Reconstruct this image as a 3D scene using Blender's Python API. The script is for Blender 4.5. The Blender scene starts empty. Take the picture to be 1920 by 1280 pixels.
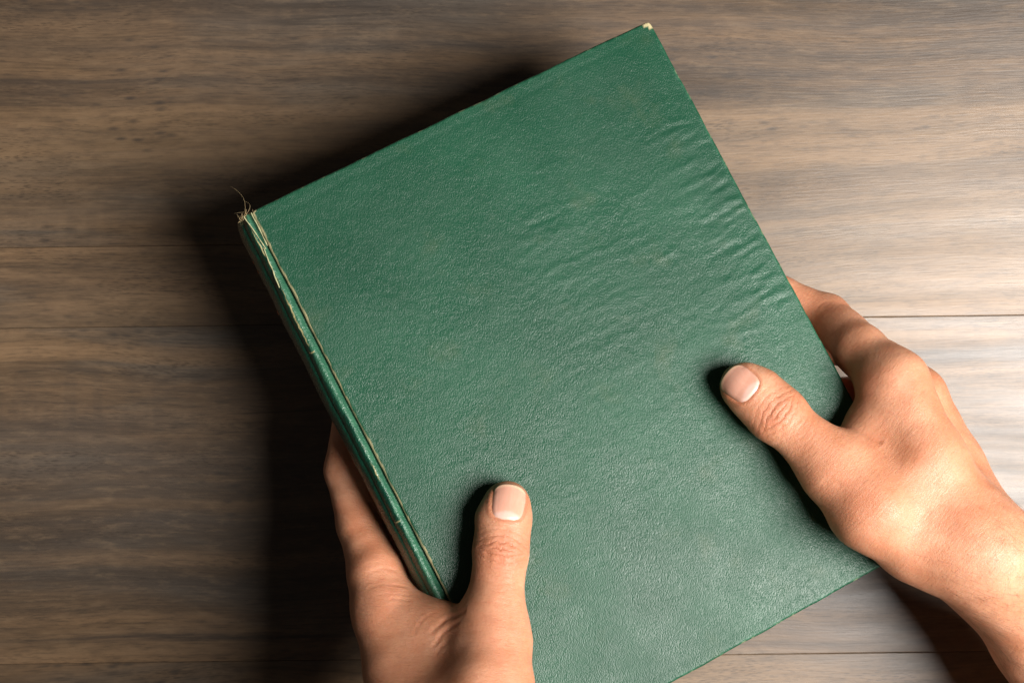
import bpy, bmesh, math, random
import numpy as np
from mathutils import Matrix, Vector

# ------------------------------------------------------------------ camera, light, exposure
SC = bpy.context.scene
COL = SC.collection
HC = 0.675                      # camera height (metres)
DROP = 0.014                    # the table top lies this far below z = 0
FPX = 2667.0                    # 50 mm lens on a 36 mm sensor, in photo pixels (1920 wide)

cam = bpy.data.cameras.new('camera'); cam.lens = 50; cam.sensor_width = 36
cam.clip_start = 0.01; cam.clip_end = 20
cam.dof.use_dof = True; cam.dof.focus_distance = HC - 0.083; cam.dof.aperture_fstop = 18
camo = bpy.data.objects.new('camera', cam); COL.objects.link(camo)
camo.location = (0, 0, HC)
SC.camera = camo

world = bpy.data.worlds.new('World'); SC.world = world; world.use_nodes = True
bg = world.node_tree.nodes['Background']
bg.inputs['Color'].default_value = (1.0, 0.90, 0.80, 1); bg.inputs['Strength'].default_value = 0.032

def area_lamp(name, loc, target, size, power, color):
    l = bpy.data.lights.new(name, 'AREA'); l.shape = 'DISK'; l.size = size; l.energy = power; l.color = color
    o = bpy.data.objects.new(name, l); COL.objects.link(o); o.location = loc
    d = Vector(target) - Vector(loc); o.rotation_euler = d.to_track_quat('-Z', 'Y').to_euler()
    return o
area_lamp('softbox_lamp', (0.625, -0.135, 0.835), (0.05, -0.01, 0.05), 0.62, 26.0, (1.0, 0.95, 0.90))

SC.view_settings.view_transform = 'Standard'; SC.view_settings.look = 'None'
SC.view_settings.exposure = 0.0; SC.view_settings.gamma = 1.0
SC.render.engine = 'CYCLES'

rng = np.random.default_rng(7); random.seed(7)

# ------------------------------------------------------------------ helpers
def link(name, me, mat=None, parent=None):
    o = bpy.data.objects.new(name, me); COL.objects.link(o)
    if mat: me.materials.append(mat)
    if parent: o.parent = parent
    return o
def tag(o, label=None, cat=None, group=None, kind=None):
    if label: o['label'] = label
    if cat: o['category'] = cat
    if group: o['group'] = group
    if kind: o['kind'] = kind
    return o
def mesh_np(name, V, F, smooth=True):
    me = bpy.data.meshes.new(name)
    V = np.asarray(V, np.float32)
    if isinstance(F, np.ndarray):
        n, k = F.shape
        me.vertices.add(len(V)); me.vertices.foreach_set('co', V.ravel())
        me.loops.add(n*k); me.loops.foreach_set('vertex_index', F.astype(np.int32).ravel())
        me.polygons.add(n); me.polygons.foreach_set('loop_start', np.arange(0, n*k, k, dtype=np.int32))
        me.update(calc_edges=True); me.validate()
    else:
        me.from_pydata([tuple(map(float, v)) for v in V], [], F); me.update()
    me.polygons.foreach_set('use_smooth', np.full(len(me.polygons), smooth, bool))
    return me
def fattr(me, name, arr):
    arr = np.asarray(arr, np.float32)
    if arr.ndim == 1:
        a = me.attributes.new(name, 'FLOAT', 'POINT'); a.data.foreach_set('value', arr)
    else:
        a = me.attributes.new(name, 'FLOAT_VECTOR', 'POINT'); a.data.foreach_set('vector', arr.ravel())

def hash3(i, j, k, s):
    n = (i*374761393 + j*668265263 + k*2147483647*3 + s*1274126177) & 0xffffffff
    n = ((n ^ (n >> 13)) * 1274126177) & 0xffffffff
    return ((n ^ (n >> 16)) & 0xffff) / 65535.0
def vnoise(P, s=0):
    P = np.asarray(P, np.float64)
    if P.ndim == 1: P = np.stack([P, P*0, P*0], 1)
    if P.shape[1] == 2: P = np.concatenate([P, np.zeros((len(P), 1))], 1)
    I = np.floor(P).astype(np.int64); f = P - I; f = f*f*(3-2*f); r = 0
    for a in (0, 1):
        for b in (0, 1):
            for c in (0, 1):
                w = (f[:, 0] if a else 1-f[:, 0])*(f[:, 1] if b else 1-f[:, 1])*(f[:, 2] if c else 1-f[:, 2])
                r = r + w*hash3(I[:, 0]+a, I[:, 1]+b, I[:, 2]+c, s)
    return r*2-1
def smooth01(x, a, b):
    t = np.clip((x-a)/(b-a), 0, 1); return t*t*(3-2*t)

class NT:
    """small shader-graph builder"""
    def __init__(self, name):
        self.m = bpy.data.materials.new(name); self.m.use_nodes = True
        self.t = self.m.node_tree; self.p = self.t.nodes['Principled BSDF']
    def n(self, typ, **kw):
        nd = self.t.nodes.new(typ)
        for k, v in kw.items():
            if k.startswith('i_'):
                nd.inputs[k[2:].replace('_', ' ')].default_value = v
            else: setattr(nd, k, v)
        return nd
    def l(self, a, b): self.t.links.new(a, b)
    def math(self, op, a, b=None, c=None, clamp=False):
        nd = self.t.nodes.new('ShaderNodeMath'); nd.operation = op; nd.use_clamp = clamp
        for i, v in enumerate((a, b, c)):
            if v is None: continue
            if hasattr(v, 'is_output'): self.l(v, nd.inputs[i])
            else: nd.inputs[i].default_value = v
        return nd.outputs[0]
    def mix(self, fac, a, b, mode='MIX'):
        nd = self.t.nodes.new('ShaderNodeMix'); nd.data_type = 'RGBA'; nd.blend_type = mode
        for s, v in ((nd.inputs[0], fac), (nd.inputs[6], a), (nd.inputs[7], b)):
            if hasattr(v, 'is_output'): self.l(v, s)
            elif isinstance(v, (int, float)): s.default_value = v
            else: s.default_value = (*v, 1) if len(v) == 3 else v
        return nd.outputs[2]
    def ramp(self, x, stops, interp='LINEAR'):
        nd = self.t.nodes.new('ShaderNodeValToRGB'); nd.color_ramp.interpolation = interp
        e = nd.color_ramp.elements
        while len(e) < len(stops): e.new(0.5)
        for el, (p, c) in zip(e, stops):
            el.position = p
            el.color = (c, c, c, 1) if isinstance(c, (int, float)) else (*c, 1)
        self.l(x, nd.inputs[0]); return nd.outputs[0]
    def noise(self, vec, scale, detail=3, rough=0.5, dist=0.0):
        nd = self.n('ShaderNodeTexNoise'); nd.inputs['Scale'].default_value = scale
        nd.inputs['Detail'].default_value = detail; nd.inputs['Roughness'].default_value = rough
        nd.inputs['Distortion'].default_value = dist
        if vec is not None: self.l(vec, nd.inputs['Vector'])
        return nd.outputs[0]
    def voro(self, vec, scale, feature='F1', rand=1.0):
        nd = self.n('ShaderNodeTexVoronoi'); nd.feature = feature
        nd.inputs['Scale'].default_value = scale; nd.inputs['Randomness'].default_value = rand
        self.l(vec, nd.inputs['Vector']); return nd.outputs['Distance']
    def obj(self): return self.n('ShaderNodeTexCoord').outputs['Object']
    def mapping(self, vec, scale=(1, 1, 1), rot=(0, 0, 0), loc=(0, 0, 0)):
        nd = self.n('ShaderNodeMapping')
        nd.inputs['Scale'].default_value = scale; nd.inputs['Rotation'].default_value = rot
        if hasattr(loc, 'is_output'): self.l(loc, nd.inputs['Location'])
        else: nd.inputs['Location'].default_value = loc
        self.l(vec, nd.inputs['Vector']); return nd.outputs[0]
    def attr(self, name, vec=False):
        nd = self.n('ShaderNodeAttribute'); nd.attribute_name = name
        return nd.outputs['Vector'] if vec else nd.outputs['Fac']
    def bump(self, h, dist, strength=1.0, normal=None):
        nd = self.n('ShaderNodeBump'); nd.inputs['Distance'].default_value = dist
        nd.inputs['Strength'].default_value = strength; self.l(h, nd.inputs['Height'])
        if normal is not None: self.l(normal, nd.inputs['Normal'])
        return nd.outputs[0]
    def out(self, **kw):
        for k, v in kw.items():
            s = self.p.inputs[k.replace('_', ' ')]
            if hasattr(v, 'is_output'): self.l(v, s)
            else: s.default_value = (*v, 1) if (isinstance(v, tuple) and len(v) == 3 and s.type == 'RGBA') else v
        return self.m

# ------------------------------------------------------------------ the table: planks side by side
def wood_material():
    g = NT('greyed_walnut_wood'); o = g.obj()
    rnd = g.n('ShaderNodeObjectInfo').outputs['Random']
    off = g.n('ShaderNodeCombineXYZ')
    g.l(g.math('MULTIPLY', rnd, 7.3), off.inputs[0]); g.l(g.math('MULTIPLY', rnd, 3.1), off.inputs[1])
    base = g.mapping(o, (1, 1, 1), loc=off.outputs[0])
    # slow warp so that the grain wanders
    wn = g.n('ShaderNodeTexNoise'); wn.inputs['Scale'].default_value = 4.5; wn.inputs['Detail'].default_value = 2
    g.l(base, wn.inputs['Vector'])
    wv = g.n('ShaderNodeVectorMath', operation='MULTIPLY_ADD'); g.l(wn.outputs['Color'], wv.inputs[0])
    wv.inputs[1].default_value = (0.0, 0.024, 0.0); g.l(base, wv.inputs[2]); v = wv.outputs[0]
    bands = g.noise(g.mapping(v, (3.4, 30, 1)), 1.0, 5, 0.58)
    streak = g.noise(g.mapping(v, (1.9, 78, 1)), 1.0, 6, 0.56)
    fibre = g.noise(g.mapping(v, (70, 1150, 1)), 1.0, 3, 0.65)
    grey = g.noise(g.mapping(v, (5.0, 26, 1), loc=(3.3, 1.7, 0)), 1.0, 4, 0.6)
    c = g.ramp(bands, [(0.30, (0.045, 0.033, 0.024)), (0.46, (0.125, 0.080, 0.046)), (0.60, (0.190, 0.121, 0.070)), (0.75, (0.100, 0.067, 0.042))])
    c = g.mix(g.ramp(grey, [(0.48, 0.0), (0.66, 0.85)]), c, (0.112, 0.098, 0.082))
    amp = g.ramp(g.noise(g.mapping(v, (2.2, 16, 1), loc=(8, 1, 0)), 1.0, 3, .6), [(0.36, 0.15), (0.60, 1.0)])
    c = g.mix(g.math('MULTIPLY', amp, g.ramp(streak, [(0.36, 0.90), (0.48, 0.0)])), c, (0.042, 0.033, 0.028))
    c = g.mix(g.math('MULTIPLY', amp, g.ramp(streak, [(0.52, 0.0), (0.64, 0.80)])), c, (0.260, 0.160, 0.086))
    c = g.mix(g.ramp(fibre, [(0.35, 0.55), (0.48, 0.0)]), c, (0.040, 0.031, 0.024))
    c = g.mix(g.ramp(fibre, [(0.54, 0.0), (0.72, 0.22)]), c, (0.30, 0.21, 0.125))
    # long dark drying cracks
    cr = g.noise(g.mapping(v, (1.7, 58, 1), loc=(9, 4, 0)), 1.0, 1, 0.5)
    crk = g.ramp(g.math('ABSOLUTE', g.math('SUBTRACT', cr, 0.5)), [(0.0, 1.0), (0.012, 0.0)])
    crm = g.ramp(g.noise(g.mapping(v, (6, 20, 1), loc=(2, 8, 0)), 1.0, 2), [(0.53, 0.0), (0.66, 0.6)])
    lon = g.noise(g.mapping(v, (0.9, 62, 1), loc=(2, 6, 0)), 1.0, 4, .55)
    c = g.mix(g.ramp(lon, [(0.34, 0.70), (0.46, 0.0)]), c, (0.050, 0.038, 0.031))
    c = g.mix(g.ramp(lon, [(0.54, 0.0), (0.66, 0.55)]), c, (0.250, 0.158, 0.088))
    broad = g.noise(g.mapping(v, (1.6, 9, 1), loc=(3, 9, 0)), 1.0, 3, .6)
    c = g.mix(g.ramp(broad, [(0.38, 0.55), (0.52, 0.0)]), c, (0.060, 0.046, 0.036))
    c = g.mix(g.ramp(broad, [(0.52, 0.0), (0.66, 0.45)]), c, (0.235, 0.158, 0.092))
    c = g.mix(g.math('MULTIPLY', crk, crm), c, (0.022, 0.018, 0.015))
    mot = g.noise(g.mapping(v, (60, 260, 1), loc=(6, 3, 0)), 1.0, 4, .7)
    c = g.mix(g.ramp(mot, [(0.38, 0.30), (0.50, 0.0)]), c, (0.060, 0.045, 0.033))
    c = g.mix(g.ramp(mot, [(0.52, 0.0), (0.70, 0.25)]), c, (0.270, 0.185, 0.110))
    # open pores: short crisp dashes along the grain
    po = g.voro(g.mapping(v, (210, 1500, 1)), 1.0); pm = g.ramp(g.noise(g.mapping(v, (12, 60, 1), loc=(4, 7, 0)), 1.0, 3), [(0.45, 0.0), (0.66, 0.55)])
    c = g.mix(g.math('MULTIPLY', g.ramp(po, [(0.22, 1.0), (0.40, 0.0)]), pm), c, (0.030, 0.023, 0.018))
    # cross-cut saw marks and small dark flecks
    saw = g.noise(g.mapping(v, (140, 8, 1)), 1.0, 2, 0.5)
    sawm = g.ramp(g.noise(g.mapping(v, (4, 14, 1), loc=(5, 5, 0)), 1.0, 2), [(0.50, 0.0), (0.66, 0.20)])
    c = g.mix(g.math('MULTIPLY', g.ramp(saw, [(0.42, 1.0), (0.55, 0.0)]), sawm), c, (0.055, 0.044, 0.036))
    fl = g.voro(g.mapping(v, (85, 260, 1)), 1.0)
    flm = g.ramp(g.noise(g.mapping(v, (9, 22, 1), loc=(1, 2, 0)), 1.0, 3), [(0.52, 0.0), (0.64, 0.85)])
    c = g.mix(g.math('MULTIPLY', g.ramp(fl, [(0.08, .8), (0.34, 0.0)]), flm), c, (0.040, 0.034, 0.030))
    h = g.math('ADD', g.math('MULTIPLY', streak, 0.5), g.math('MULTIPLY', fibre, 0.5))
    nrm = g.bump(h, 0.0003, 0.5)
    ro = g.ramp(g.noise(g.mapping(v, (8, 90, 1)), 1.0, 3), [(0.3, 0.33), (0.7, 0.46)])
    return g.out(Base_Color=c, Roughness=ro, Normal=nrm, Specular_IOR_Level=0.62)
WOOD = wood_material()

table = bpy.data.objects.new('wooden_table', None); COL.objects.link(table)
tag(table, 'grey brown wooden table top of wide horizontal planks beneath the book', 'table')
def plank(pts, dz=0.0):
    """board from its plan outline, with eased (bevelled) top edges; neighbours butt against each other"""
    bm = bmesh.new(); g = 0.00002
    c = np.mean(np.array(pts), 0)
    vs = [bm.verts.new((x-g*np.sign(x-c[0]), y-g*np.sign(y-c[1]), -.022+dz)) for x, y in pts]
    f = bm.faces.new(vs)
    r = bmesh.ops.extrude_face_region(bm, geom=[f])
    up = [v for v in r['geom'] if isinstance(v, bmesh.types.BMVert)]
    bmesh.ops.translate(bm, verts=up, vec=(0, 0, .022))
    ups = set(up); ed = [e for e in bm.edges if e.verts[0] in ups and e.verts[1] in ups]
    bmesh.ops.bevel(bm, geom=ed, offset=.0004, segments=2, profile=.6, affect='EDGES')
    bmesh.ops.recalc_face_normals(bm, faces=bm.faces)
    me = bpy.data.meshes.new('plank'); bm.to_mesh(me); bm.free()
    return link('plank', me, WOOD, table)
table.rotation_euler = (0, 0, math.radians(0.75)); table.location = (0, 0, -DROP)
K = (HC+DROP)/FPX
YB = -(603-640)*K            # main seam near the picture's middle
YA = -(1232-640)*K           # seam near the bottom
YT = YB + 0.172
YM = -(452-640)*K            # narrow strip let into the board on the left
XL, XM, XR = -0.80, 0.010, 0.85
def box(y0, y1): return [(XL, y0), (XR, y0), (XR, y1), (XL, y1)]
plank(box(YA-0.168, YA), -0.0001)
plank(box(YA, YB))
plank([(XL, YB), (XM, YB), (XM, YM), (XL, YM)], -0.0001)
plank([(XM, YB), (XR, YB), (XR, YT), (XL, YT), (XL, YM), (XM, YM)], 0.0001)
plank(box(YT, YT+0.168))

# ------------------------------------------------------------------ the book
BW, BH, BT = 0.190, 0.2518, 0.028
def Rxyz(rx, ry, rz):
    cx, sx, cy, sy, cz, sz = math.cos(rx), math.sin(rx), math.cos(ry), math.sin(ry), math.cos(rz), math.sin(rz)
    return np.array([[1, 0, 0], [0, cx, -sx], [0, sx, cx]]) @ np.array([[cy, 0, sy], [0, 1, 0], [-sy, 0, cy]]) @ np.array([[cz, -sz, 0], [sz, cz, 0], [0, 0, 1]])
BR = Rxyz(-0.12446591, 0.09347744, 0.48072825)
BC = np.array([0.03361279, -0.0149175, HC-0.59407276])
BN = BR[:, 2]
book = bpy.data.objects.new('book', None); COL.objects.link(book)
M4 = Matrix.Identity(4)
for i in range(3):
    for j in range(3): M4[i][j] = BR[i, j]
    M4[i][3] = BC[i]
book.matrix_world = M4
tag(book, 'old green leather hardback book with worn spine held tilted above the table', 'book')

def leather_material():
    g = NT('green_leather'); o = g.obj()
    w = g.attr('wear'); f = g.attr('fade')
    # pebbled grain: short cells, drawn out a little along the photo's vertical
    rot = g.mapping(o, (1, 1, 1), rot=(0, 0, 0.42))
    wn = g.n('ShaderNodeTexNoise'); wn.inputs['Scale'].default_value = 260; wn.inputs['Detail'].default_value = 1
    g.l(rot, wn.inputs['Vector'])
    wv = g.n('ShaderNodeVectorMath', operation='MULTIPLY_ADD'); g.l(wn.outputs['Color'], wv.inputs[0])
    wv.inputs[1].default_value = (0.0016, 0.0016, 0); g.l(rot, wv.inputs[2])
    gv = g.mapping(wv.outputs[0], (1.0, 0.52, 1.0))
    cell = g.voro(gv, 2500, 'F1'); fine = g.noise(gv, 3000, 2, 0.6)
    mid = g.noise(g.mapping(rot, (1, 0.6, 1)), 420, 2, 0.5)
    h = g.math('ADD', g.math('MULTIPLY', cell, -0.75), g.math('ADD', g.math('MULTIPLY', fine, 0.42), g.math('MULTIPLY', mid, 0.16)))
    big = g.noise(o, 16, 4, 0.55)
    spots = g.noise(o, 46, 3, 0.55)
    c = g.mix(g.ramp(big, [(0.35, 0.0), (0.68, 1.0)]), (0.0078, 0.057, 0.029), (0.0120, 0.078, 0.040))
    c = g.mix(g.ramp(spots, [(0.58, 0.0), (0.74, 0.42)]), c, (0.058, 0.092, 0.047))      # brownish handling marks
    c = g.mix(g.ramp(g.noise(gv, 900, 2), [(0.35, 0.35), (0.6, 0.0)]), c, (0.006, 0.055, 0.032))
    sp = g.voro(o, 60); c = g.mix(g.ramp(sp, [(0.012, 0.5), (0.03, 0.0)]), c, (0.10, 0.20, 0.13))  # pale nicks
    c = g.mix(f, c, (0.060, 0.200, 0.120))
    c = g.mix(w, c, (0.50, 0.43, 0.235))
    ro = g.math('ADD', g.ramp(g.noise(o, 28, 5, .65), [(0.3, 0.32), (0.7, 0.50)]), g.math('MULTIPLY', w, 0.3))
    return g.out(Base_Color=c, Roughness=ro, Normal=g.bump(h, 0.00027, 0.58), Specular_IOR_Level=0.42)
LEATHER = leather_material()

def spine_material():
    g = NT('glossy_spine_leather'); o = g.obj()
    w = g.attr('wear'); f = g.attr('fade')
    h = g.math('ADD', g.noise(o, 1100, 3, 0.6), g.math('MULTIPLY', g.noise(g.mapping(o, (1, 0.4, 1)), 300, 3), 0.8))
    c = g.mix(g.noise(o, 60, 3), (0.004, 0.040, 0.023), (0.008, 0.066, 0.038))
    c = g.mix(f, c, (0.040, 0.150, 0.085)); c = g.mix(w, c, (0.52, 0.45, 0.22))
    ro = g.math('ADD', g.ramp(g.noise(o, 220, 3), [(0.3, 0.22), (0.7, 0.36)]), g.math('MULTIPLY', f, 0.05))
    return g.out(Base_Color=c, Roughness=ro, Normal=g.bump(h, 0.0006, 0.7), Specular_IOR_Level=0.7)
SPINE = spine_material()

def edge_axis(L, n):
    e = np.array([0, .00008, .0002, .0004, .0006, .0009, .0013, .0018, .0025])
    mid = np.linspace(.0033, L-.0033, n)
    return np.concatenate([e, mid, L-e[::-1]]) - L/2

# wrinkles of the leather: short ripples running across the cover, crowded at the fore-edge
wr = []
def wrinkle_patch(cx, cy, sx, sy, n, amp, ln=(0.005, 0.013)):
    for _ in range(n):
        wr.append((rng.normal(cx, sx), rng.normal(cy, sy), rng.uniform(*ln), rng.uniform(.0005, .00095), rng.normal(-0.03, 0.12), amp*rng.uniform(.4, 1.0)*rng.choice([1, 1, 1, -1])))
wrinkle_patch(0.086, 0.040, 0.006, 0.026, 130, .00021, (.004, .010))
wrinkle_patch(0.075, 0.010, 0.011, 0.024, 80, .00016)
wrinkle_patch(0.050, 0.030, 0.020, 0.030, 120, .00010)
wrinkle_patch(0.014, 0.054, 0.010, 0.012, 50, .00012)
wrinkle_patch(0.010, 0.022, 0.012, 0.016, 50, .00010)
wrinkle_patch(0.030, -0.015, 0.030, 0.025, 110, .00008)
wrinkle_patch(0.000, -0.030, 0.040, 0.045, 120, .00005)
wrinkle_patch(0.060, -0.112, 0.026, 0.005, 26, .00014, (.006, .014))
wr = [(a_, b_, c_, d_, e_, f_*.80) for (a_, b_, c_, d_, e_, f_) in wr]

def cover(name, front=True):
    xs = edge_axis(BW, 190); ys = edge_axis(BH, 250)
    X, Y = np.meshgrid(xs, ys, indexing='ij'); sh = X.shape
    x = X.ravel(); y = Y.ravel()
    dx = np.minimum(x+BW/2, BW/2-x); dy = np.minimum(y+BH/2, BH/2-y)
    r = .0013
    def drop(d): q = np.clip(r-d, 0, r); return r-np.sqrt(np.maximum(r*r-q*q, 0))
    z = -np.minimum(np.hypot(drop(dx), drop(dy)), 2.2*r)
    P = np.stack([x, y], 1)
    z += .00012*vnoise(P*40, 1) + .00005*vnoise(P*140, 2)
    if front:
        for (cx, cy, sl, sw, th, am) in wr:
            m = (np.abs(x-cx) < 3*sl) & (np.abs(y-cy) < 3*sl)
            u = (x[m]-cx)*math.cos(th)+(y[m]-cy)*math.sin(th); v = -(x[m]-cx)*math.sin(th)+(y[m]-cy)*math.cos(th)
            v = v + .0009*np.sin(u*300+cx*900)
            z[m] += am*np.exp(-(u/sl)**2-(v/sw)**2)*smooth01(dx[m], 0, .003)
        # turned-in leather: faint step parallel to head and tail edges
        z -= .00009*np.exp(-((dy-.0058-.0006*vnoise(x*55, 5))/.0009)**2)
    # slightly uneven outline and rounded, rubbed corners
    jx = .00022*vnoise(y*70, 11)+.0001*vnoise(y*350, 12); jy = .00022*vnoise(x*70, 13)+.0001*vnoise(x*350, 14)
    ex = smooth01(dx, .004, 0); ey = smooth01(dy, .004, 0)
    xo = x + jx*ex; yo = y + jy*ey
    rc = .0026
    ddx = np.clip(rc-dx, 0, rc); ddy = np.clip(rc-dy, 0, rc); dd = np.hypot(ddx, ddy)
    over = np.where((dd > rc), rc/np.maximum(dd, 1e-9), 1.0)
    xo -= np.sign(x)*ddx*(1-over)*np.where(dd > rc, 1, 0)*-1*-1
    yo -= np.sign(y)*ddy*(1-over)*np.where(dd > rc, 1, 0)*-1*-1
    nf = vnoise(P*420, 21)*.5+vnoise(P*1100, 22)*.5
    wear = np.zeros(len(x))
    lw = .00088+.00028*vnoise(y*60, 31)+.00025*vnoise(y*420, 32)
    wear = np.maximum(wear, smooth01(lw-(x+BW/2), 0, .0003)*(0.75+.25*vnoise(y*120, 33)))       # rubbed hinge edge
    dc = np.hypot(np.clip(.0-dx, None, 0), dy*0)
    for (cx, cy, rad) in ((BW/2, BH/2, .0040), (-BW/2, BH/2, .0022), (BW/2, -BH/2, .002)):
        d = np.hypot(x-cx, y-cy); wear = np.maximum(wear, smooth01(rad*(1+.45*nf)-d, 0, .0005))
    wear = np.maximum(wear, .35*smooth01(nf, .35, .6)*smooth01(np.minimum(dx, dy), .0009, .0002))
    fade = .30*smooth01(np.minimum(dx, dy), .0022, .0006)*smooth01(nf, -.3, .4)
    top = np.stack([xo, yo, z], 1)
    nx, ny = sh; idx = np.arange(nx*ny).reshape(sh)
    q = np.stack([idx[:-1, :-1], idx[1:, :-1], idx[1:, 1:], idx[:-1, 1:]], -1).reshape(-1, 4)
    # skirt and underside
    ring = np.concatenate([idx[:, 0], idx[-1, 1:], idx[-2::-1, -1], idx[0, -2:0:-1]])
    th = .0027; V = [top]; n0 = len(top)
    low = top[ring].copy(); low[:, 2] = -th+.0006; V.append(low)
    bot = top[ring].copy(); bot[:, 2] = -th; bot[:, :2] *= (1-.0007/np.array([BW/2, BH/2])); V.append(bot)
    m = len(ring); i0 = n0+np.arange(m); j0 = n0+m+np.arange(m)
    F = [q, np.stack([ring, np.roll(ring, -1)[:], np.roll(i0, -1), i0], 1)[:, ::-1], np.stack([i0, np.roll(i0, -1), np.roll(j0, -1), j0], 1)[:, ::-1]]
    cen = len(top)+2*m; V.append(np.array([[0, 0, -th]]))
    tri = np.stack([j0, np.roll(j0, -1), np.roll(j0, -1), np.full(m, cen)], 1)
    V = np.concatenate(V); F = np.concatenate(F)
    faces = [tuple(int(a) for a in f) for f in F] + [(int(a), int(b), cen)[::-1] for a, b in zip(j0, np.roll(j0, -1))]
    wear = np.concatenate([wear, np.clip(wear[ring], 0, 1)*.8, wear[ring]*0, [0]])
    fade = np.concatenate([fade, fade[ring], fade[ring]*0, [0]])
    if not front:
        V = V*np.array([1, 1, -1])+np.array([0, 0, -BT]); faces = [f[::-1] for f in faces]
    me = mesh_np(name, V, faces); fattr(me, 'wear', wear); fattr(me, 'fade', fade)
    return link(name, me, LEATHER, book)
cover('front_cover', True)
cover('back_cover', False)

# the spine: grooved joint, raised shoulder, round back
def spine():
    hw = BT/2
    prof = [(.0012, -.0030), (.0002, -.0026), (-.0006, -.0020), (-.0012, -.0015), (-.0018, -.0008), (-.0026, -.0003), (-.0034, -.0004), (-.0043, -.0011), (-.0051, -.0023), (-.0057, -.0041)]
    a0 = prof[-1]
    for k in range(1, 20):
        t = k/20; a = math.pi*t
        prof.append((a0[0]-.0032*math.sin(a)**1.2, -hw+(hw+a0[1])*math.cos(a)))
    prof += [(px, -BT-pz) for (px, pz) in prof[9::-1]]
    # resample finely
    p = np.array(prof); s = np.concatenate([[0], np.cumsum(np.hypot(*np.diff(p, axis=0).T))]); n = 130
    t = np.concatenate([np.linspace(0, .012, 70), np.linspace(.0124, s[-1], n-70)])
    px = np.interp(t, s, p[:, 0]); pz = np.interp(t, s, p[:, 1])
    k = np.array([.25, .5, .25])
    for _ in range(2):
        px[1:-1] = np.convolve(px, k, 'valid'); pz[1:-1] = np.convolve(pz, k, 'valid')
    ys = np.linspace(-BH/2+.0004, BH/2-.0002, 560)
    T, Y = np.meshgrid(np.arange(n), ys, indexing='ij'); ti = T.ravel(); y = Y.ravel()
    x = px[ti].copy(); z = pz[ti].copy(); tt = t[ti]
    P = np.stack([tt, y], 1)
    wob = .00035*vnoise(y*28, 41)+.00018*vnoise(y*130, 42)
    bul = smooth01(tt, .003, .008)*smooth01(s[-1]-tt, .003, .008)
    x += wob*bul + .00008*vnoise(P*700, 43)*bul
    z += .00012*vnoise(P*260, 44)*(tt < .012)
    head = np.clip((y-(BH/2-.006))/.006, 0, 1)
    x += bul*.0012*head**2; z -= (tt < .012)*.0006*head**2
    nj = vnoise(P*np.array([600, 420]), 45)*.6+vnoise(y*220, 46)*.7+vnoise(y*900, 47)*.4
    edge = .0058+.0007*vnoise(y*38, 48)+.00045*nj            # ragged boundary of the worn strip
    fade = smooth01(edge-tt, -.0002, .0004)*smooth01(tt, .0012, .0026)
    fade *= .75+.25*vnoise(P*320, 49)
    taper = 1-.45*smooth01(y, -.03, -.11)
    fade *= taper
    wear = smooth01(.00028+.0002*vnoise(y*75, 50)-np.abs(tt-edge), 0, .0002)*smooth01(vnoise(y*24, 51)+.35*vnoise(y*160, 52), -.15, .25)*.9
    wear *= smooth01(y, -.085, -.03)*.8+.2
    wear = np.maximum(wear, .8*smooth01(head+.35*nj, .92, 1.15))
    for yy, ww in ((-.016, .004), (.062, .003)):
        wear = np.maximum(wear, smooth01(.0003-np.abs(y-yy-.2*(tt-.006)+.0004*nj), 0, .0002)*(tt > .005)*(tt < .005+ww))
    nT = n; nY = len(ys); idx = np.arange(nT*nY).reshape(nT, nY)
    q = np.stack([idx[:-1, :-1], idx[:-1, 1:], idx[1:, 1:], idx[1:, :-1]], -1).reshape(-1, 4)
    V = np.stack([x-BW/2, y, z], 1)
    # inner face gives the case thickness
    cx = -BW/2+.001; inn = V.copy(); inn[:, 0] = cx+(V[:, 0]-cx)*.80; inn[:, 2] = -hw+(V[:, 2]+hw)*.86
    N = len(V); qi = q[:, ::-1]+N
    rimF = []
    for e in (idx[:, 0], idx[::-1, -1]):
        rimF.append(np.stack([e[:-1], e[1:], e[1:]+N, e[:-1]+N], 1))
    F = np.concatenate([q, qi]+rimF)
    me = mesh_np('spine', np.concatenate([V, inn]), F)
    fattr(me, 'wear', np.concatenate([wear, np.maximum(wear, .5)])); fattr(me, 'fade', np.concatenate([fade, fade*0]))
    return link('spine', me, SPINE, book), V.reshape(nT, nY, 3), ys
spine_o, SV, sys_ = spine()

# paper block: leaves stepped as fine ridges, hollow fore-edge
def paper_material():
    g = NT('aged_paper'); o = g.obj()
    c = g.mix(g.noise(g.mapping(o, (3, 3, 900)), 1.0, 2), (0.52, 0.45, 0.33), (0.70, 0.64, 0.50))
    return g.out(Base_Color=c, Roughness=.8)
PAPER = paper_material()
nl = 56; V = []; F = []
for i in range(nl*2):
    z = -.0028-(BT-.0056)*i/(nl*2-1); f = (z+BT/2)/(BT/2)
    j = (.00016 if i % 2 else 0)+rng.uniform(0, .0002)
    x0, x1 = -BW/2-.002, BW/2-.0036-.003*(1-f*f)-j; y1 = BH/2-.0032-j
    V += [(x0, -y1, z), (x1, -y1, z), (x1, y1, z), (x0, y1, z)]
for i in range(nl*2-1):
    for k in range(4): F.append((i*4+k, (i+1)*4+k, (i+1)*4+(k+1) % 4, i*4+(k+1) % 4))
F.append((0, 1, 2, 3)); n = (nl*2-1)*4; F.append((n+3, n+2, n+1, n))
link('page_block', mesh_np('page_block', V, F, False), PAPER, book)

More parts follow.
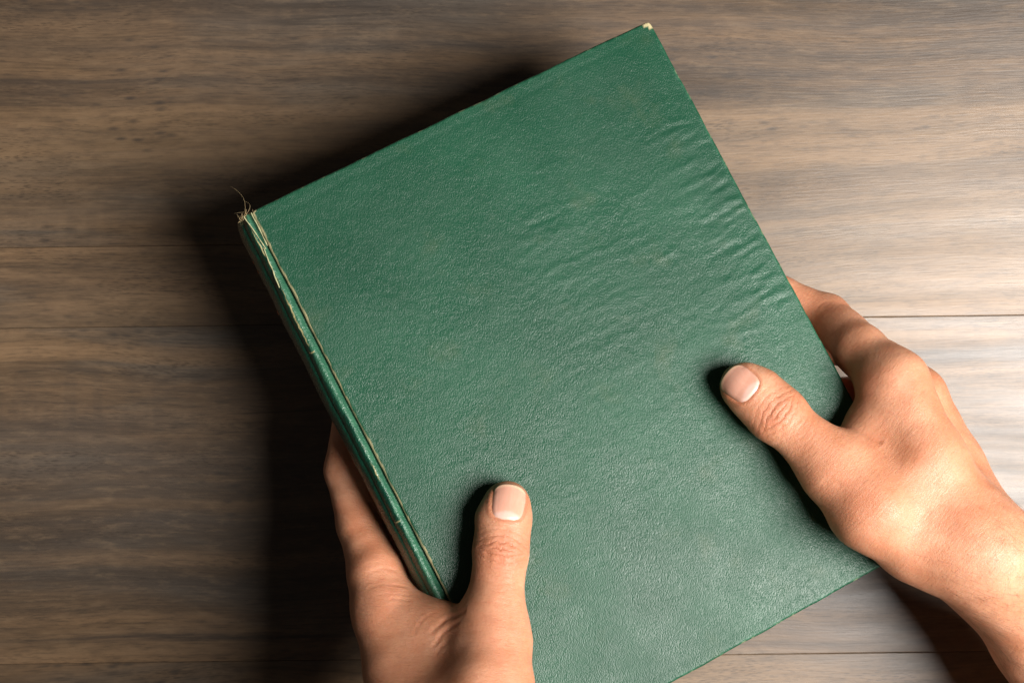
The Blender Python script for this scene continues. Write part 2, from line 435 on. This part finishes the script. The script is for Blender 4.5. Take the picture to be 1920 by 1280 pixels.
def tubes(paths, radii, sides=3):
    V = []; F = []
    for P, r in zip(paths, radii):
        P = np.asarray(P); n = len(P); b = len(V)
        T = np.gradient(P, axis=0); T /= np.linalg.norm(T, axis=1)[:, None]+1e-12
        a = np.cross(T, [0.31, 0.52, 0.79]); a /= np.linalg.norm(a, axis=1)[:, None]+1e-12; c = np.cross(T, a)
        for i in range(n):
            rr = r[i] if hasattr(r, '__len__') else r*(1-.6*i/(n-1))
            for k in range(sides):
                w = 2*math.pi*k/sides; V.append(P[i]+rr*(math.cos(w)*a[i]+math.sin(w)*c[i]))
        for i in range(n-1):
            for k in range(sides): F.append((b+i*sides+k, b+i*sides+(k+1) % sides, b+(i+1)*sides+(k+1) % sides, b+(i+1)*sides+k))
        F.append(tuple(b+k for k in range(sides))[::-1]); F.append(tuple(b+(n-1)*sides+k for k in range(sides)))
    return V, F

# frayed binding threads at the head of the spine
g = NT('frayed_binding_thread'); THREAD = g.out(Base_Color=g.mix(g.noise(g.obj(), 500, 2), (0.24, 0.14, 0.05), (0.62, 0.50, 0.28)), Roughness=.8)
paths = []; rad = []
for i in range(40):
    x = -BW/2+rng.choice([rng.normal(-.0045, .0012), rng.normal(-.0005, .0011)], p=[.75, .25]); y = BH/2-rng.uniform(0.0, .0016); z = rng.uniform(-.004, .0002)
    L = rng.uniform(.0007, .0020); d = np.array([rng.normal(-.15, .7), rng.normal(.45, .5), rng.normal(.30, .4)]); d /= np.linalg.norm(d)
    c = rng.normal(0, .5, 3); s = np.linspace(0, 1, 5)[:, None]
    paths.append(np.array([x, y, z])+d*L*s+c*L*.6*s*s); rad.append(rng.uniform(.00007, .00017))
for (dx, dy, L) in ((.001, 1, .014), (-.6, .5, .006), (.3, .9, .007)):
    s = np.linspace(0, 1, 9)[:, None]
    paths.append(np.array([-BW/2-.0035, BH/2-.001, -.0005])+np.array([dx, dy, .15])*L*s+np.array([.004, 0, 0])*np.sin(s*3)*.8); rad.append(.00006)
tag(link('frayed_thread', mesh_np('frayed_thread', *tubes(paths, rad)), THREAD, book), kind='stuff')

# torn lips of cloth either side of the split joint near the head
g = NT('torn_cloth'); TORN = g.out(Base_Color=g.mix(g.noise(g.obj(), 900, 3), (0.20, 0.27, 0.13), (0.60, 0.54, 0.32)), Roughness=.85)
def torn(offs, y0, y1, zz):
    ys = np.linspace(y0, y1, 60)
    x = -BW/2+offs[0]+(offs[1]-offs[0])*np.linspace(0, 1, 60)+.00016*vnoise(ys*300, 61)
    P = np.stack([x, ys, zz+.00012*vnoise(ys*400, 62)], 1)
    r = .00026+.00012*vnoise(ys*700, 63)
    return P, r
tp = [torn((-.0036, -.0015), BH/2-.0006, BH/2-.017, .00005), torn((-.0002, -.0004), BH/2-.0006, BH/2-.016, -.0001), torn((-.0021, -.0038), BH/2-.016, BH/2-.034, .0001)]
link('torn_edge', mesh_np('torn_edge', *tubes([a for a, _ in tp], [b for _, b in tp], 6)), TORN, book)

# remains of gilt tooling on the dark back of the spine
g = NT('worn_gilt'); GILT = g.out(Base_Color=(0.55, 0.20, 0.09), Metallic=.5, Roughness=.5)
for (yy, sz) in ((.1085, .0011), (.104, .0013), (.085, .0015)):
    jy = int(np.argmin(np.abs(sys_-yy))); it = 84
    c = SV[it, jy]; tx = SV[it+3, jy]-SV[it-3, jy]; tx /= np.linalg.norm(tx); nn = np.cross([0, 1, 0], tx); nn /= np.linalg.norm(nn)
    if nn[0] > 0: nn = -nn
    Vv = [c+nn*.00025]; 
    for k in range(8):
        a = k*math.pi/4; rr = sz*(1 if k % 2 else .55); Vv.append(c+tx*rr*math.cos(a)+np.array([0, 1, 0])*rr*math.sin(a)+nn*.00012)
    for k in range(8):
        a = k*math.pi/4; rr = sz*(1 if k % 2 else .55); Vv.append(c+tx*rr*math.cos(a)+np.array([0, 1, 0])*rr*math.sin(a)-nn*.0003)
    Ff = [(0, 1+k, 1+(k+1) % 8) for k in range(8)]+[(1+k, 9+k, 9+(k+1) % 8, 1+(k+1) % 8) for k in range(8)]
    link('gilt_mark', mesh_np('gilt_mark', Vv, Ff, False), GILT, book)

# ------------------------------------------------------------------ hands (distance-field bodies meshed as one skin)
CAMP = np.array([0, 0, HC])
def W(px, py, z):
    s = (HC-z)/FPX; return np.array([(px-960)*s, -(py-640)*s, z])
def on(px, py, d):
    """point seen at photo pixel (px,py), d millimetres above the plane of the book's cover"""
    r = np.array([(px-960)/FPX, -(py-640)/FPX, -1.0]); t = ((BC+BN*d*.001-CAMP) @ BN)/(r @ BN); return CAMP+r*t

def cone(P, a, b, ra, rb, n=None, s=1.0):
    ba = b-a; h = np.clip(((P-a) @ ba)/(ba @ ba), 0, 1); q = P-a-h[:, None]*ba
    if n is not None: q = q+n*((q @ n)*(1/s-1))[:, None]
    return np.sqrt((q*q).sum(1))-(ra+h*(rb-ra))
def smin(a, b, k):
    h = np.maximum(k-np.abs(a-b), 0)/k; return np.minimum(a, b)-h*h*k*.25
def chain(P, pts, k=.003, n=None, s=1.0):
    d = None
    for (a, ra), (b, rb) in zip(pts[:-1], pts[1:]):
        e = cone(P, a, b, ra*.001, rb*.001, n, s); d = e if d is None else smin(d, e, k)
    return d

class Hand:
    def __init__(self, palm, fingers, thumb, thumb_n, dents=(), kp=.015, kf=.007, kt=.009, lumps=()):
        self.palm, self.fingers, self.thumb, self.tn = palm, fingers, thumb, thumb_n
        self.kp, self.kf, self.kt, self.dents, self.lumps = kp, kf, kt, dents, lumps
    def sdf(self, P):
        P = np.asarray(P, np.float64); d = None
        for c in self.palm:
            e = chain(P, c, .006); d = e if d is None else smin(d, e, self.kp)
        palm = d; out = palm
        for f in self.fingers:
            e = smin(palm, chain(P, f, .0035), self.kf); out = smin(out, e, .0008)
        e = smin(palm, chain(P, self.thumb, .005, self.tn, .90), self.kt); out = smin(out, e, .0012)
        for (c, r, amt) in self.lumps:
            q = ((P-c)**2).sum(1)/(r*r); out = out-amt*np.exp(-q)
        return out
    def bounds(self):
        pts = [(p, r) for c in list(self.palm)+list(self.fingers)+[self.thumb] for p, r in c]
        A = np.array([p for p, r in pts]); R = np.array([r for p, r in pts])[:, None]*.001+.008
        return (A-R).min(0), (A+R).max(0)
    def grad(self, P, e=.0003):
        k = np.array([[1, -1, -1], [-1, -1, 1], [-1, 1, -1], [1, 1, 1]], float)
        g = sum(kk*self.sdf(P+kk*e)[:, None] for kk in k); return g/(np.linalg.norm(g, axis=1)[:, None]+1e-12)
    def project(self, P, it=3):
        for _ in range(it): P = P-self.grad(P)*self.sdf(P)[:, None]*.9
        return P
    def mesh(self, h=.0017, nsub=1):
        lo, hi = self.bounds(); B = 8
        nb = np.ceil((hi-lo)/(h*B)).astype(int); n = nb*B+1
        bc = np.stack(np.meshgrid(*[np.arange(k) for k in nb], indexing='ij'), -1).reshape(-1, 3)
        dc = self.sdf(lo+(bc+.5)*B*h)
        S = np.repeat(np.repeat(np.repeat((dc < 0).reshape(nb), B, 0), B, 1), B, 2)
        S = np.pad(S, ((0, 1),)*3, mode='edge')
        act = bc[np.abs(dc) < B*h*.87+.006]
        loc = np.stack(np.meshgrid(*[np.arange(B+1)]*3, indexing='ij'), -1).reshape(-1, 3)
        for ch in np.array_split(act, max(1, len(act)//300)):
            I = (ch[:, None]*B+loc[None]).reshape(-1, 3); S[I[:, 0], I[:, 1], I[:, 2]] = self.sdf(lo+I*h) < 0
        c = [S[a:n[0]-1+a, b:n[1]-1+b, d:n[2]-1+d].astype(np.int8) for a in (0, 1) for b in (0, 1) for d in (0, 1)]
        sm = sum(c); cell = (sm > 0) & (sm < 8)
        cid = np.full(cell.shape, -1, np.int64); ci = np.argwhere(cell); cid[cell] = np.arange(len(ci))
        V = lo+(ci+.5)*h; F = []
        for ax in range(3):
            o1, o2 = [(1, 2), (2, 0), (0, 1)][ax]
            sl0 = [slice(None)]*3; sl1 = [slice(None)]*3; sl0[ax] = slice(0, n[ax]-1); sl1[ax] = slice(1, n[ax])
            A, Bq = S[tuple(sl0)], S[tuple(sl1)]
            for flip, m in ((0, A & ~Bq), (1, ~A & Bq)):
                e = np.argwhere(m); e = e[(e[:, o1] > 0) & (e[:, o2] > 0) & (e[:, o1] < n[o1]-1) & (e[:, o2] < n[o2]-1)]
                q = []
                for (u, v) in ((-1, -1), (0, -1), (0, 0), (-1, 0)):
                    k = e.copy(); k[:, o1] += u; k[:, o2] += v; q.append(cid[k[:, 0], k[:, 1], k[:, 2]])
                q = np.stack(q, 1); F.append(q[:, ::-1] if flip else q)
        F = np.concatenate(F); F = F[(F >= 0).all(1)]
        V = self.project(V, 3)
        def relax(V, F, times):
            e = np.concatenate([F[:, [i, (i+1) % 4]] for i in range(4)]); e = np.concatenate([e, e[:, ::-1]])
            for _ in range(times):
                s = np.zeros_like(V); cnt = np.bincount(e[:, 0], minlength=len(V))
                for d in range(3): s[:, d] = np.bincount(e[:, 0], V[e[:, 1], d], len(V))
                V = self.project(V*.4+.6*s/np.maximum(cnt, 1)[:, None], 1)
            return V
        V = relax(V, F, 4)
        for _ in range(nsub):
            e = np.sort(np.concatenate([F[:, [i, (i+1) % 4]] for i in range(4)]), 1)
            ue, inv = np.unique(e, axis=0, return_inverse=True); inv = inv.ravel()
            nV = len(V); nF = len(F); ei = nV+inv.reshape(4, nF); fi = nV+len(ue)+np.arange(nF)
            V = np.concatenate([V, V[ue].mean(1), V[F].mean(1)])
            F = np.concatenate([np.stack([F[:, i], ei[i], fi, ei[(i-1) % 4]], 1) for i in range(4)])
            V = relax(self.project(V, 2), F, 1)
        return V, F

def frame(tip, ip, up, roll=0):
    u = (tip-ip)/np.linalg.norm(tip-ip); w = up-u*(up @ u); w /= np.linalg.norm(w); v = np.cross(w, u)
    c, s = math.cos(roll), math.sin(roll); return u, v*c+w*s, w*c-v*s

def nail_shape(a, b, hl, hw):
    """signed measure of a thumbnail outline: a along the thumb (+ = tip), b across; <0 inside"""
    bb = np.abs(b)/(hw*(1-.06*np.clip(-a/hl, -1, 1)))
    aa = np.where(a > 0, a/(hl*(1-.20*np.clip(b/hw, -1, 1)**2)), -a/(hl*(1-.10*np.clip(b/hw, -1, 1)**2)))
    return (aa**4.2+bb**4.2)**(1/4.2)-1

def skin_material(name):
    g = NT(name); o = g.obj()
    red = g.attr('red'); cm = g.attr('crease'); tu = g.attr('thumb_uv', True)
    n1 = g.noise(o, 55, 4, .55); n2 = g.noise(o, 420, 3, .6)
    c = g.mix(g.ramp(n1, [(.35, 0.0), (.68, 1.0)]), (0.555, 0.230, 0.120), (0.690, 0.345, 0.207))
    c = g.mix(g.math('MULTIPLY', g.ramp(n2, [(.42, 0.0), (.66, 1.0)]), .22), c, (0.50, 0.20, 0.11))
    blot = g.math('ADD', red, g.math('MULTIPLY', g.ramp(g.noise(o, 95, 3, .6), [(.52, 0.0), (.72, 1.0)]), .30), clamp=True)
    c = g.mix(blot, c, (0.530, 0.170, 0.085))
    # fine criss-cross skin lines, pores
    f1 = g.voro(g.mapping(o, (1, 1, 1)), 1500, 'DISTANCE_TO_EDGE'); f2 = g.noise(o, 900, 3, .6)
    hf = g.math('ADD', g.math('MULTIPLY', g.ramp(f1, [(0, 0.0), (.12, 1.0)]), .35), g.math('MULTIPLY', f2, .65))
    # knuckle folds: wandering transverse wrinkles, only where the crease mask is set
    sep = g.n('ShaderNodeSeparateXYZ'); g.l(tu, sep.inputs[0])
    nz = g.noise(g.mapping(tu, (.16, .30, 1)), 1.0, 3, .6)
    nz2 = g.noise(g.mapping(tu, (.55, .55, 1), loc=(4, 4, 0)), 1.0, 2, .6)
    bow = g.math('MULTIPLY', g.math('POWER', g.math('ABSOLUTE', sep.outputs[1]), 2.0), .030)
    side = g.math('MULTIPLY', bow, g.math('SIGN', sep.outputs[0]))
    ph = g.math('ADD', g.math('MULTIPLY', g.math('ADD', sep.outputs[0], side), 2.35), g.math('ADD', g.math('MULTIPLY', nz, 6.5), g.math('MULTIPLY', nz2, 2.4)))
    wv = g.math('SINE', ph)
    fold = g.math('POWER', g.math('MULTIPLY_ADD', wv, .5, .5), .40)
    fold_d = g.math('MULTIPLY', g.math('SUBTRACT', fold, 1.0), cm)
    ln = g.noise(g.mapping(tu, (1.25, .22, .22), rot=(0, 0, .35)), 1.0, 3, .65)
    ln2 = g.noise(g.mapping(tu, (.9, .2, .2), rot=(0, 0, -.6), loc=(7, 3, 0)), 1.0, 3, .6)
    hf = g.math('ADD', hf, g.math('MULTIPLY', g.math('ADD', ln, ln2), .9))
    c = g.mix(g.ramp(ln, [(.30, .30), (.46, 0.0)]), c, (0.48, 0.175, 0.09))
    c = g.mix(g.math('MULTIPLY', g.math('MULTIPLY', fold_d, -1.0), .38, clamp=True), c, (0.42, 0.15, 0.075))
    n = g.bump(hf, .00028, .6); n = g.bump(fold_d, .00048, .7, n)
    ro = g.ramp(g.noise(o, 160, 3), [(.3, .38), (.7, .52)])
    g.p.subsurface_method = 'RANDOM_WALK'
    return g.out(Base_Color=c, Roughness=ro, Normal=n, Subsurface_Weight=.28, Subsurface_Radius=(1.0, .28, .12), Subsurface_Scale=.0042, Specular_IOR_Level=.55)
SKIN = skin_material('warm_skin')

def nail_material():
    g = NT('thumbnail_keratin'); uv = g.attr('nail_uv', True)   # x along (-1 root .. 1 tip), y across
    s = g.n('ShaderNodeSeparateXYZ'); g.l(uv, s.inputs[0]); a, b = s.outputs[0], s.outputs[1]
    b2 = g.math('MULTIPLY', b, b); wob = g.math('MULTIPLY', g.math('SUBTRACT', g.noise(g.mapping(uv, (3, 3, 1)), 1.0, 3), .5), .14)
    lun = g.math('ADD', g.math('ADD', a, g.math('MULTIPLY', b2, .42)), wob)
    c = g.mix(g.noise(g.mapping(uv, (1.5, 4, 1)), 1.0, 3), (0.65, 0.31, 0.215), (0.73, 0.40, 0.30))
    c = g.mix(g.ramp(g.math('MULTIPLY_ADD', lun, .5, .5), [(.21, .50), (.30, 0.0)]), c, (0.79, 0.58, 0.52))
    tipm = g.math('SUBTRACT', a, g.math('MULTIPLY', b2, -.16))
    c = g.mix(g.ramp(g.math('MULTIPLY_ADD', tipm, .5, .5), [(.935, 0.0), (.955, .7)]), c, (0.76, 0.50, 0.33))
    h = g.noise(g.mapping(uv, (.35, 9, 1)), 1.0, 3)
    return g.out(Base_Color=c, Roughness=.27, Normal=g.bump(h, .00012, .35), Subsurface_Weight=.12, Subsurface_Radius=(1, .4, .25), Subsurface_Scale=.002, Specular_IOR_Level=.5, Coat_Weight=.15, Coat_Roughness=.15)
NAIL = nail_material()

def build_hand(H, label, tipc, ipc, nail_c, up, roll, hl, hw, reds, folds, ip_len=(.007, .011)):
    V, F = H.mesh()
    u, v, w = frame(tipc, ipc, up, roll)
    # nail seat: project the nail centre onto the skin
    nc = nail_c
    for _ in range(40):
        nc = nc - w*np.clip(H.sdf(nc[None])[0], -.003, .003)
    N = H.grad(V)
    rel = V-nc; a = rel @ u; b = rel @ v; c = rel @ w
    ns = nail_shape(a, b, hl, hw); near = (c > -.0075) & (np.abs(a) < .02) & (np.abs(b) < .014)
    dd = np.where(near, -.00034*smooth01(ns, .05, -.05) + .00022*np.exp(-((ns-.13)/.09)**2)*smooth01(a, hl*.75, hl*.1), 0)
    # knuckle pad and skin relief
    r2 = V-ipc; ua, ub, uc = r2 @ u, r2 @ v, r2 @ w
    mask = np.exp(-(ua/ip_len[0])**2-(ub/ip_len[1])**2)*(uc > 0)*smooth01(uc, .001, .005)
    mask = np.maximum(mask, .30*np.exp(-((ua+.004)/.016)**2-(ub/.010)**2)*smooth01(uc, .001, .006))
    mask *= smooth01(ns, .15, .5) if True else 1
    dd = dd + .00028*mask*vnoise(V*420, 71)
    dd = dd + .00026*vnoise(V*130, 72) + .0005*vnoise(V*58, 73)
    red = np.clip(.55*mask, 0, 1)
    for (p, r, amt) in reds: red = np.maximum(red, amt*np.exp(-((V-p)**2).sum(1)/(r*r)))
    red = np.clip(red + .30*smooth01(a, hl*.7, hl*1.15)*np.exp(-(rel**2).sum(1)/.018**2), 0, 1)
    red = np.maximum(red, np.where(near, .55*np.exp(-((ns-.06)/.10)**2), 0))
    cm = mask.copy()
    # long skin folds given as polylines (point list, width, depth)
    for (pts, wd, dp) in folds:
        best = np.full(len(V), 1.0)
        pa = np.array(pts); t_ = np.linspace(0, len(pa)-1, 4*len(pa))
        pa = H.project(np.stack([np.interp(t_, np.arange(len(pa)), pa[:, k]) for k in range(3)], 1), 12)
        for p0, p1 in zip(pa[:-1], pa[1:]):
            best = np.minimum(best, cone(V, p0, p1, 0, 0))
        nv = .55+.45*vnoise(V*260, 81); dd = dd - .6*dp*nv*np.exp(-(best/wd)**2) + .18*dp*nv*np.exp(-((best-1.9*wd)/(1.2*wd))**2); red = np.maximum(red, .30*nv*np.exp(-(best/(wd*1.6))**2))
    V2 = V+N*dd[:, None]
    me = mesh_np('hand', V2, F)
    fattr(me, 'red', red); fattr(me, 'crease', np.clip(cm, 0, 1))
    fattr(me, 'thumb_uv', np.stack([ua*1000, ub*1000, uc*1000], 1))
    o = link('hand', me, SKIN)
    tag(o, label, 'hand', 'hands holding the book')
    # nail plate: grid over the outline, wrapped onto the thumb
    na, nb = 34, 26; Vn = []; UV = []
    ga = np.linspace(-1, 1, na); gb = np.linspace(-1, 1, nb)
    A, Bb = np.meshgrid(ga, gb, indexing='ij'); A = A.ravel(); Bb = Bb.ravel()
    # squircle map from the square to the nail outline
    m = np.maximum(np.abs(A), np.abs(Bb)); k = np.where(m > 0, m/np.maximum((A**4.2+Bb**4.2)**(1/4.2) if False else (np.abs(A)**4.2+np.abs(Bb)**4.2)**(1/4.2), 1e-9), 1)
    A1, B1 = A*k, Bb*k
    bb = B1*hw*(1-.06*np.clip(-A1, -1, 1)); aa = np.where(A1 > 0, A1*hl*(1-.20*B1**2), A1*hl*(1-.10*B1**2))
    P = nc+aa[:, None]*u+bb[:, None]*v
    for _ in range(25): P = P-w*np.clip(H.sdf(P)*.8, -.002, .002)[:, None]
    nn = H.grad(P); rim = smooth01(m, .80, 1.0)
    P = P+nn*(.00008-.00040*rim*smooth01(A1, .85, .6)+.0002*smooth01(A1, .55, 1.0))[:, None]
    P = P+u*(.0006*smooth01(A1, .8, 1.0))[:, None]
    idx = np.arange(na*nb).reshape(na, nb)
    q = np.stack([idx[:-1, :-1], idx[1:, :-1], idx[1:, 1:], idx[:-1, 1:]], -1).reshape(-1, 4)
    n0 = len(P); P2 = P-nn*.00045
    ring = np.concatenate([idx[:, 0], idx[-1, 1:], idx[-2::-1, -1], idx[0, -2:0:-1]])
    rq = np.stack([ring, ring+n0, np.roll(ring, -1)+n0, np.roll(ring, -1)], 1)
    me = mesh_np('fingernail', np.concatenate([P, P2]), np.concatenate([q, q[:, ::-1]+n0, rq]))
    fattr(me, 'nail_uv', np.tile(np.stack([A1, B1, A1*0], 1), (2, 1)))
    link('fingernail', me, NAIL, o)
    return o, V2, F, N

# --- right hand: from the lower right, thumb across the cover, fingers under the fore-edge
p = on
R_thumb = [(p(1393, 723, 9.2), 9.9), (p(1420, 741, 10.2), 10.9), (p(1458, 776, 12), 11.5), (p(1517, 831, 14), 10.4), (p(1562, 880, 16.5), 12.2)]
Rz = lambda px, py, z: W(px, py, z)
R_wr = Rz(1842, 1050, .094)
R_palm = [
    [(p(1562, 880, 16.5), 12.2), (p(1635, 952, 19.5), 16.5), (Rz(1728, 1010, .092), 17.5), (Rz(1838, 1060, .097), 16)],
    [(p(1676, 718, 12), 13.4), (p(1738, 862, 19), 14.5), (Rz(1822, 1010, .095), 16)],
    [(p(1718, 745, -12), 12.2), (Rz(1776, 868, .062), 13), (Rz(1852, 1020, .085), 16)],
    [(p(1744, 806, -28), 11.5), (Rz(1795, 905, .045), 12.5), (Rz(1858, 1035, .072), 15)],
    [(p(1752, 870, -41), 10.5), (Rz(1800, 955, .035), 12), (Rz(1868, 1060, .062), 15)],
    [(p(1642, 815, 3), 7.5), (p(1704, 905, 10), 14), (Rz(1775, 1000, .088), 15)],        # first web muscle
    [(p(1600, 868, 12), 8), (p(1632, 800, 9), 7.0)],                                     # web between thumb and finger
    [(p(1640, 940, 4), 11), (p(1745, 960, -15), 16), (Rz(1830, 1050, .075), 16)],        # palm filling
    [(Rz(1846, 1030, .100), 17), (Rz(1966, 1206, .074), 20.5), (Rz(2240, 1560, .072), 32)],
    [(Rz(1862, 1050, .076), 17), (Rz(1984, 1216, .044), 20.5), (Rz(2250, 1580, .04), 32)],
]
R_fing = [
    [(p(1676, 718, 12), 13.4), (p(1613, 656, -5), 10.9), (p(1552, 592, -29), 9.4), (p(1462, 553, -38), 8.2), (p(1375, 540, -37), 7.2)],
    [(p(1718, 745, -12), 12.2), (p(1653, 682, -28), 10.4), (p(1598, 650, -40), 9.4), (p(1500, 640, -39), 8.4), (p(1405, 640, -37.5), 7.4)],
    [(p(1744, 806, -28), 11.5), (p(1680, 765, -43), 9.6), (p(1620, 742, -44), 9.0), (p(1530, 740, -38), 8.0), (p(1445, 745, -37), 7.0)],
    [(p(1752, 870, -41), 10.5), (p(1692, 848, -46), 8.6), (p(1650, 838, -44), 8.0), (p(1590, 835, -38), 7.2), (p(1520, 838, -36.5), 6.2)],
]
RH = Hand(R_palm, R_fing, R_thumb, BN)
r_u = R_thumb[0][0]-R_thumb[2][0]
right, RV, RF, RN = build_hand(RH, 'right hand reaching in from the lower right, thumb across the green cover', R_thumb[0][0], R_thumb[2][0],
    p(1389, 718, 21), np.array([-.10, -.06, 1.0]), 0.10, .0068, .0069,
    [(p(1605, 925, 30), .011, .35), (p(1560, 600, -20), .012, .35), (p(1650, 1000, 35), .014, .22), (p(1668, 772, 26), .0009, .9)],
    [([p(1588, 826, 12), p(1603, 831, 12), p(1622, 842, 13)], .0010, .0009),
     ([p(1530, 566, -18), p(1543, 556, -18), p(1556, 560, -18)], .0008, .0006), ([p(1538, 572, -18), p(1552, 566, -18), p(1562, 570, -18)], .0006, .0004),
     ([p(1548, 905, 28), p(1562, 898, 28), p(1574, 905, 28)], .0010, .0004)])

# --- left hand: from below, thumb up the cover, first finger along the spine
L_thumb = [(p(951, 943, 8.8), 9.2), (p(945, 975, 9.8), 10.3), (p(939, 1035, 11.2), 10.7), (p(932, 1095, 12), 9.8), (p(928, 1140, 14), 10.8), (p(928, 1200, 17), 12.6)]
L_palm = [
    [(p(928, 1200, 17), 12.6), (W(915, 1300, .124), 17), (W(895, 1420, .14), 19), (W(860, 1530, .145), 19)],
    [(W(724, 1150, .087), 13.0), (W(757, 1270, .100), 14.5), (W(808, 1440, .128), 16)],
    [(W(748, 1190, .060), 12.5), (W(785, 1300, .072), 14), (W(815, 1460, .105), 16)],
    [(W(770, 1228, .044), 12), (W(805, 1330, .056), 13.5), (W(828, 1480, .088), 16)],
    [(W(782, 1265, .034), 11), (W(810, 1370, .048), 12.5), (W(840, 1490, .075), 15)],
    [(W(800, 1183, .095), 8.0), (W(820, 1255, .101), 12.5), (W(850, 1400, .126), 17)],
    [(p(893, 1182, 11), 7.5), (W(825, 1173, .101), 6.4), (W(768, 1168, .092), 7.0)],
    [(W(840, 1220, .085), 12), (W(840, 1340, .09), 18), (W(850, 1470, .105), 18)],
    [(W(850, 1500, .145), 19), (W(835, 1700, .185), 21), (W(800, 2000, .25), 30)],
    [(W(820, 1500, .11), 18), (W(800, 1700, .15), 20), (W(760, 2000, .22), 30)],
]
L_fing = [
    [(W(724, 1150, .088), 13.0), (W(704, 1072, .080), 11.4), (W(674, 985, .067), 9.2), (W(646, 880, .058), 8.4), (W(656, 785, .0565), 7.4)],
    [(W(748, 1190, .060), 12.5), (W(728, 1095, .048), 10.2), (W(712, 1010, .043), 9.2), (p(745, 930, -40), 8.2), (p(800, 870, -37.5), 7.2)],
    [(W(770, 1228, .044), 12), (W(745, 1150, .038), 9.6), (W(750, 1075, .038), 8.8), (p(810, 1000, -39), 7.8), (p(865, 950, -37), 7.0)],
    [(W(782, 1265, .034), 11), (W(778, 1195, .034), 8.6), (W(805, 1135, .042), 7.8), (p(850, 1080, -38), 7.0), (p(895, 1040, -36.5), 6.2)],
]
LH = Hand(L_palm, L_fing, L_thumb, BN)
left, LV, LF, LN = build_hand(LH, 'left hand at the bottom edge, thumb pointing up the cover beside the spine', L_thumb[0][0], L_thumb[2][0],
    p(954, 941, 20), np.array([.02, -.10, 1.0]), -0.04, .0073, .0069,
    [(W(720, 1110, .1), .011, .35), (p(935, 1210, 30), .012, .3)],
    [([W(690, 1075, .092), W(720, 1062, .092), W(748, 1066, .090)], .0007, .00045), ([W(686, 1098, .098), W(722, 1085, .098), W(765, 1095, .094)], .0007, .00040),
     ([W(735, 1120, .1), W(770, 1124, .1)], .0007, .00045), ([W(700, 1112, .1), W(735, 1108, .1), W(768, 1112, .098)], .0005, .00025),
     ([W(868, 1146, .118), W(842, 1160, .112), W(818, 1184, .11)], .0010, .0010), ([W(862, 1170, .118), W(838, 1188, .112), W(822, 1215, .11)], .0008, .0006),
     ([W(812, 1142, .11), W(795, 1165, .108), W(785, 1190, .108)], .0007, .0004), ([W(850, 1200, .118), W(834, 1222, .114), W(826, 1250, .112)], .0007, .0004),
     ([W(988, 1215, .125), W(975, 1240, .13), W(962, 1275, .135)], .0008, .0004)])

# --- fine dark hairs on the right wrist and forearm
def hairs():
    N = RN; dirf = W(1985, 1200, .115)-W(1850, 1040, .095); dirf /= np.linalg.norm(dirf)
    rel = RV-W(1700, 960, .12); t = rel @ dirf
    m = (N[:, 2] > .1) & (t > .0) & (t < .16)
    ids = np.nonzero(m)[0]; pr = smooth01(t[ids], .0, .05); pr /= pr.sum()
    ids = rng.choice(ids, 3200, p=pr)
    side = np.cross([0, 0, 1.0], dirf); P = []; R = []
    for i in ids:
        n = N[i]; d = dirf*rng.uniform(.5, 1.1)+side*rng.normal(.25, .45)
        d = d-n*(d @ n); d /= np.linalg.norm(d)+1e-9
        L = rng.uniform(.004, .010); s = np.linspace(0, 1, 5)[:, None]; cv = rng.normal(0, .35)*np.cross(n, d)
        P.append(RV[i]+rng.normal(0, .0003, 3)*(1-0)-n*.0002+d*L*s+n*L*(.30*s-.22*s*s)+cv*L*s*s*.5); R.append(rng.uniform(.000016, .000028))
    V, F = tubes(P, R)
    g = NT('fine_dark_hair'); m = g.out(Base_Color=(.13, .055, .025), Roughness=.5)
    tag(link('arm_hair', mesh_np('arm_hair', V, F), m, right), kind='stuff')
hairs()
